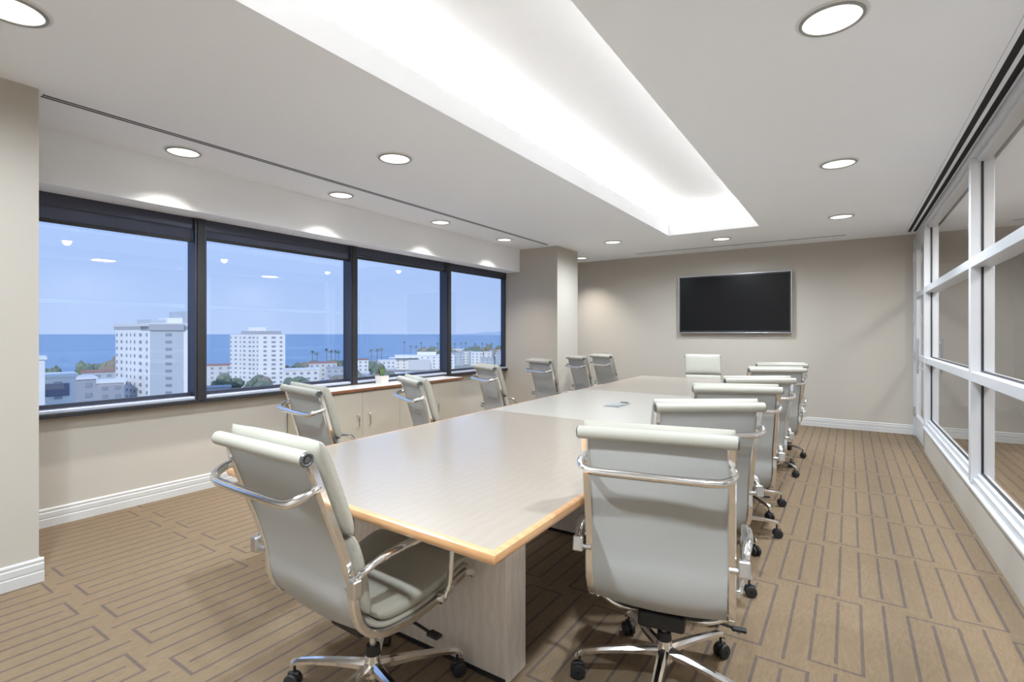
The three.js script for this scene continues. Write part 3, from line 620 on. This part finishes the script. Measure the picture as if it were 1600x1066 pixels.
// a block with corner, left and right ends given; local axes along its two seen faces
function faceFrame(a, b) { const dx = b[0] - a[0], dz = b[1] - a[1], l = Math.hypot(dx, dz); return { l, ux: dx / l, uz: dz / l }; }
function footprint(c, l, r, y0, y1, grow = 0) {
  const f = [l[0] + r[0] - c[0], l[1] + r[1] - c[1]], q = [l, c, r, f], mx = (l[0] + r[0]) / 2, mz = (l[1] + r[1]) / 2;
  const k = (p) => { const dx = p[0] - mx, dz = p[1] - mz, m = Math.hypot(dx, dz); return [p[0] + dx / m * grow, p[1] + dz / m * grow]; };
  return uvm(loft([y0, y1].map((y) => q.map(k).map(([x, z]) => new THREE.Vector3(x, y, z))), 0.3), 0.2);
}
const off = (p, o) => [p[0] - o[0], p[1] - o[1]];
function windowsOn(parent, o, a, b, cols, rows, mat, w, h, name = 'window') {
  // cols: positions 0..1 from a to b; one block per window, set a little into the wall
  const { l, ux, uz } = faceFrame(a, b), g = new THREE.BoxGeometry(w, h, 0.3);
  const gw = cols.map(([, ww]) => new THREE.BoxGeometry(ww ?? w, h, 0.3));
  for (const y of rows) cols.forEach(([k], i) => {
    const m = mesh(name, gw[i], mat, parent);
    m.position.set(a[0] + ux * l * k - o[0], y, a[1] + uz * l * k - o[1]); m.rotation.y = -Math.atan2(uz, ux);
  });
}
{ // near tower
  const c = polar(69.05, 252), l = polar(71.45, 284), r = polar(64.7, 243), o = c;
  const t = thing('tower_block', 'tall white and grey tower block with rows of small windows, nearest the glass', 'building', o[0], 0, o[1]);
  const top = 3.2;
  const body = mesh('walls', footprint(off(c, o), off(l, o), off(r, o), GROUND, top), M.white, t);
  const rowsY = []; for (let i = 0; i < 11; i++) rowsY.push(top - 2.3 - i * 2.93);
  windowsOn(t, o, l, c, [[0.05], [0.20, 1.6], [0.36], [0.48, 0.8], [0.60], [0.77, 2.2], [0.95]], rowsY, M.glassdark, 1.2, 1.25);
  windowsOn(t, o, c, r, [[0.36, 2.4]], rowsY.slice(0, 9), M.glassdark, 2.4, 1.2);
  const lerp = (a, b, k) => [a[0] + (b[0] - a[0]) * k, a[1] + (b[1] - a[1]) * k];
  // side wall panel, the shade of this face put into its grey
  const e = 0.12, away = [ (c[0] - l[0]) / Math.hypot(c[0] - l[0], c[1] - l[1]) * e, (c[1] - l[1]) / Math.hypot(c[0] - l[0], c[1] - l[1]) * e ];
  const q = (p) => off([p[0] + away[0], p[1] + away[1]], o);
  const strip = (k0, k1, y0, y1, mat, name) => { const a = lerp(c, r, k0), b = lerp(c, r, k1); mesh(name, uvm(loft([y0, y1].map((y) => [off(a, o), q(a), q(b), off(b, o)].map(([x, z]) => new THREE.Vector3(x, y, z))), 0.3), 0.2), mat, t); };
  strip(0.02, 0.62, GROUND, top - 1.0, M.pale, 'shaded_side_panel'); strip(0.70, 0.93, GROUND, top - 0.6, M.pale, 'shaded_side_panel');
  // roof storey
  const back = (k) => lerp(c, l, k);
  const block = (k0, k1, m0, m1, y0, y1, mat, name) => { const a = lerp(c, r, k0), b = lerp(c, r, k1), dl = [l[0] - c[0], l[1] - c[1]]; const P = (p, m) => off([p[0] + dl[0] * m, p[1] + dl[1] * m], o); mesh(name, uvm(loft([y0, y1].map((y) => [P(a, m0), P(b, m0), P(b, m1), P(a, m1)].reverse().map(([x, z]) => new THREE.Vector3(x, y, z))), 0.3), 0.2), mat, t); };
  block(-0.02, 1.0, -0.02, 1.02, top, top + 1.2, M.concrete, 'roof_band');
  block(-0.03, 1.0, -0.03, 1.04, top + 1.2, top + 2.5, M.offwhite, 'parapet');
  block(-0.02, 0.6, -0.05, 0.2, top - 0.4, top + 2.0, M.concrete, 'penthouse');
  block(0.1, 0.5, 0.1, 0.5, top + 2.5, top + 4.0, M.pale, 'plant_room');
  block(0.38, 0.70, 0.05, 0.3, top + 2.3, top + 4.6, M.white, 'stair_head');
  block(0.64, 0.96, -0.02, 0.4, top, top + 7.3, M.pale, 'lift_tower');
}
{ // farther apartment block
  const c = polar(60.0, 374), l = polar(62.5, 398), r = polar(57.55, 372), o = c;
  const t = thing('apartment_block', 'pale white apartment block standing farther off behind the second window bay', 'building', o[0], 0, o[1]);
  mesh('walls', footprint(off(c, o), off(l, o), off(r, o), GROUND, 0.9), M.white, t);
  const rowsY = []; for (let i = 0; i < 11; i++) rowsY.push(-1.2 - i * 2.95);
  windowsOn(t, o, l, c, [[0.04, 1.0], [0.20, 1.8], [0.37, 0.9], [0.51, 1.9], [0.70, 2.0], [0.83, 1.6], [0.965, 1.1]], rowsY, M.glassdark, 1.6, 1.1);
  windowsOn(t, o, c, r, [[0.24, 1.9], [0.56, 2.5], [0.84, 1.5]], rowsY, M.glassdark, 1.8, 1.3);
  mesh('penthouse', footprint(off([c[0] * 0.9 + r[0] * 0.1, c[1] * 0.9 + r[1] * 0.1], o), off([l[0] * 0.8 + r[0] * 0.2, l[1] * 0.8 + r[1] * 0.2], o), off([r[0] * 0.85 + c[0] * 0.15, r[1] * 0.85 + c[1] * 0.15], o), 0.9, 3.2), M.concrete, t);
  mesh('plant_room', footprint(off(polar(60.2, 386), o), off(polar(60.9, 390), o), off(polar(59.3, 386), o), 3.2, 5.8), M.white, t);
}
const spots = [[...polar(67.5, 262), 34], [...polar(60, 388), 32]];
const clear = (x, z, rad) => spots.every(([a, b, c]) => Math.hypot(a - x, b - z) > c + rad);
function findSpot(degAt, rAt, rad) { for (let k = 0; k < 60; k++) { const g = degAt(k), r = rAt(k), [x, z] = polar(g, r); if (clear(x, z, rad)) return [g, r]; } return null; }
function house(deg, r, w, dpt, h, mat, roofMat, label, turn = 0, group, wins = 0, name = 'low_building') {
  const [x, z] = polar(deg, r); spots.push([x, z, Math.hypot(w, dpt) * 0.56]);
  const t = thing(name, label, 'building', x, GROUND, z, deg * Math.PI / 180 + turn, group);   // +z faces the room
  mesh('walls', uvm(new THREE.BoxGeometry(w, h, dpt).translate(0, h / 2, 0), 0.2), mat, t);
  mesh('roof', uvm(new THREE.BoxGeometry(w + 0.8, 0.7, dpt + 0.8).translate(0, h + 0.35, 0), 0.2), roofMat, t);
  const cols = Math.max(1, Math.round(w / 4)), rows = Math.max(1, Math.floor(h / 3.4));
  const g = new THREE.BoxGeometry(1.7, 1.4, 0.3);
  for (let i = 0; i < Math.min(cols, wins || cols); i++) for (let j = 0; j < Math.min(rows, 4); j++) { const m = mesh('window', g, M.glassmid, t); m.position.set(-w / 2 + (i + 0.5) * w / Math.min(cols, wins || cols), h - 1.9 - j * 3.3, dpt / 2 + 0.02); }
  return t;
}
house(77.6, 175, 9, 12, 31, M.white, M.white, 'slim white building at the far left edge of the window', 0, undefined, 2);
{
  const t = house(75.35, 190, 7.4, 12, 25.6, M.white, M.white, 'white box house with a dark glazed upper storey, left window bay', 0.05, undefined, 1);
  mesh('glazing', uvm(new THREE.BoxGeometry(5.6, 3.4, 0.5).translate(-0.5, 22.2, 6), 0.2), M.glassblue ??= std([0.14, 0.17, 0.26], 0.3), t);
  for (const y of [12.5, 14.6, 16.7]) mesh('balcony', uvm(new THREE.BoxGeometry(4.4, 0.9, 1.4).translate(0.4, y, 6.6), 0.2), M.offwhite, t);
}
house(74.0, 222, 8, 12, 22.5, M.concrete, M.white, 'grey block beside the white box house', 0.1, undefined, 2);
house(73.1, 262, 20, 14, 18.0, M.concrete, M.white, 'long grey low building with a white roof edge before the tower block', 0, undefined, 8);
house(71.9, 345, 22, 14, 17.5, M.pale, M.redroof, 'red roofed building behind the long grey one', 0, undefined, 5);
house(63.7, 420, 20, 12, 15, M.offwhite, M.redroof, 'small red roofed house left of the apartment block', 0, undefined, 4);
house(64.0, 300, 16, 10, 10, M.offwhite, M.roofgrey, 'low pale house below the red roofed house', 0, undefined, 4);
house(56.0, 345, 20, 14, 15, M.white, M.white, 'white flat roofed building right of the apartment block', 0, undefined, 5);
house(53.9, 420, 20, 14, 15, M.offwhite, M.redroof, 'pinkish roofed building among trees in the second window bay', 0, undefined, 5);
house(52.0, 400, 22, 14, 12, M.pale, M.roofgrey, 'grey roofed row building left of the middle mullion', 0, undefined, 5);
house(50.4, 470, 18, 14, 14.5, M.white, M.redroof, 'small white house with a red roof beside the middle mullion', 0, undefined, 4);
house(47.4, 480, 16, 14, 13, M.white, M.white, 'white house seen left of the potted plant', 0, undefined, 4);
{
  const t = house(43.3, 560, 62, 30, 14, M.white, M.white, 'wide white building with stepped roof behind the third window bay', 0.05, undefined, 10, 'civic_building');
  mesh('roof_storey', uvm(new THREE.BoxGeometry(20, 3.4, 14).translate(2, 16, 0), 0.2), M.white, t);
  mesh('canopy', uvm(new THREE.BoxGeometry(30, 0.9, 8).translate(-22, 12.6, 16), 0.2), M.white, t);
  mesh('wing', uvm(new THREE.BoxGeometry(22, 10.5, 16).translate(-6, 5.2, 16), 0.2), M.offwhite, t);
}
for (let i = 0; i < 16; i++) {
  const w = 11 + 9 * rnd(), at = findSpot(() => 41.6 - i * 0.47 - 0.3 * rnd(), () => 580 + 170 * rnd(), Math.hypot(w, 12) * 0.56);
  if (at) house(...at, w, 12, 9 + 7 * rnd(), [M.white, M.offwhite, M.white, M.pale][i % 4], [M.white, M.roofgrey, M.white, M.redroof][(i * 7) % 4], 'one of the small pale houses crowded along the shore in the far window bays', rnd() * 0.5 - 0.25, 'small pale houses along the shore', 3);
}
for (let i = 0; i < 14; i++) {
  const w = 11 + 8 * rnd(), at = findSpot(() => 56.5 - i * 0.85 - 0.6 * rnd(), () => 340 + 150 * rnd(), Math.hypot(w, 11) * 0.56);
  if (at) house(...at, w, 11, 5 + 5 * rnd(), [M.offwhite, M.pale, M.concrete][i % 3], [M.roofgrey, M.redroof, M.white][(i * 5) % 3], 'one of the low roofs among the trees in the middle window bays', rnd() * 0.8 - 0.4, 'low roofs among the trees', 3);
}
// trees: lumpy crowns on a trunk
function crown(r, h, seed) {
  const parts = [];
  for (let i = 0; i < 5; i++) {
    const g = new THREE.IcosahedronGeometry(1, 2), p = g.attributes.position, s = 0.5 + 0.25 * Math.abs(Math.sin(seed * 3.1 + i * 2.2));
    for (let k = 0; k < p.count; k++) { const v = new THREE.Vector3().fromBufferAttribute(p, k), f = 1 + 0.45 * noise.noise(v.x * 2.3 + seed, v.y * 2.3 + i * 5, v.z * 2.3); p.setXYZ(k, v.x * f * r * s, v.y * f * h * 0.5 * s, v.z * f * r * s); }
    g.computeVertexNormals();
    const a = i * 1.26 + seed; parts.push(g.translate(i ? Math.cos(a) * r * 0.5 : 0, h * (0.5 + 0.2 * Math.sin(seed + i * 1.9)), i ? Math.sin(a) * r * 0.5 : 0));
  }
  return merge(parts);
}
const crowns = [1, 2, 3].map((s) => crown(1, 1, s));
function tree(deg, r, rad, h, label, dry = false, group) {
  const [x, z] = polar(deg, r); spots.push([x, z, rad * 1.25]);
  const t = thing('tree', label, 'tree', x, GROUND, z, rnd() * 6, group);
  mesh('trunk', cyl(0.3, 0.5, h * 0.5, 7, 0, h * 0.25, 0), M.trunk, t);
  const c = mesh('foliage', crowns[Math.floor(rnd() * 3)], dry ? M.leafdry : M.leaf, t); c.scale.set(rad, h * 0.85, rad); c.position.y = h * 0.2;
}
tree(73.2, 415, 6.5, 19, 'bushy green tree above the long grey building, left window bay');
tree(74.5, 380, 5, 16, 'lower dark tree beside the grey block, left window bay');
tree(75.7, 412, 5, 17, 'dark tree above the white box house');
tree(71.75, 380, 6, 22, 'brownish tree at the left edge of the tower block', true);
const mids = 'one of the dark trees between the low roofs in the middle window bays';
for (let i = 0; i < 30; i++) { const rad = 4 + 3 * rnd(), at = findSpot(() => 64.2 - i * 0.57 - 0.6 * rnd(), () => (i < 12 ? 240 : 310) + 210 * rnd(), rad * 1.3); if (at) tree(...at, rad, 8 + 7 * rnd(), mids, i % 4 === 3, 'trees between the low roofs'); }
const fars = 'one of the hazy trees in the line before the sea, far window bays';
for (let i = 0; i < 30; i++) { const rad = 5 + 4 * rnd(), at = findSpot(() => 43.6 - i * 0.31 - 0.4 * rnd(), () => 620 + 190 * rnd(), rad * 1.3); if (at) tree(...at, rad, 13 + 8 * rnd(), fars, i % 3 === 1, 'hazy trees before the sea'); }
// palms: thin trunk, drooping fronds
const frond = (() => {
  const rings = []; for (let i = 0; i <= 5; i++) { const k = i / 5, w = 0.32 * Math.sin(Math.PI * Math.min(1, k * 0.92 + 0.08)) + 0.02; rings.push([[-w, -0.12 * w], [0, 0.05], [w, -0.12 * w], [0, -0.02]].map(([a, b]) => new THREE.Vector3(k * 2.6, 0.7 * k - 1.5 * k * k + b, a))); }
  return loft(rings, 1);
})();
const palmCrown = merge(Array.from({ length: 13 }, (_, i) => frond.clone().rotateZ((i % 3) * 0.35 - 0.1).rotateY(i * 2.39)));
function palm(deg, r, h, label, group) {
  const [x, z] = polar(deg, r); spots.push([x, z, 3.0]);
  const t = thing('palm_tree', label, 'palm tree', x, GROUND, z, rnd() * 6, group);
  mesh('trunk', tube([[0, 0, 0], [0.2, h * 0.5, 0], [0, h, 0]], 0.28, 8, 6), M.trunk, t);
  const c = mesh('fronds', palmCrown, M.leaf, t); c.position.y = h; c.scale.set(1.15, 1.6, 1.15);
}
const pl = 'one of the tall thin palms standing against the sea beside the middle mullion';
for (const [u, h] of [[54.9, 20], [54.5, 17], [53.55, 21.5], [53.1, 21.5], [52.6, 19], [52.3, 20], [51.3, 17.5], [50.8, 20.5], [50.5, 18], [48.9, 20], [48.35, 22], [47.85, 21.5]]) { const at = findSpot(() => u + 0.1 * rnd(), () => 450 + 80 * rnd(), 3); if (at) palm(...at, h + 1, pl, 'palms against the sea'); }
for (let i = 0; i < 18; i++) { const at = findSpot(() => 45.6 - i * 0.56 - 0.4 * rnd(), () => 640 + 170 * rnd(), 3); if (at) palm(...at, 18 + 7 * rnd(), 'one of the distant palms in the line before the sea, far window bays', 'distant palms before the sea'); }

renderer.render(scene, camera);
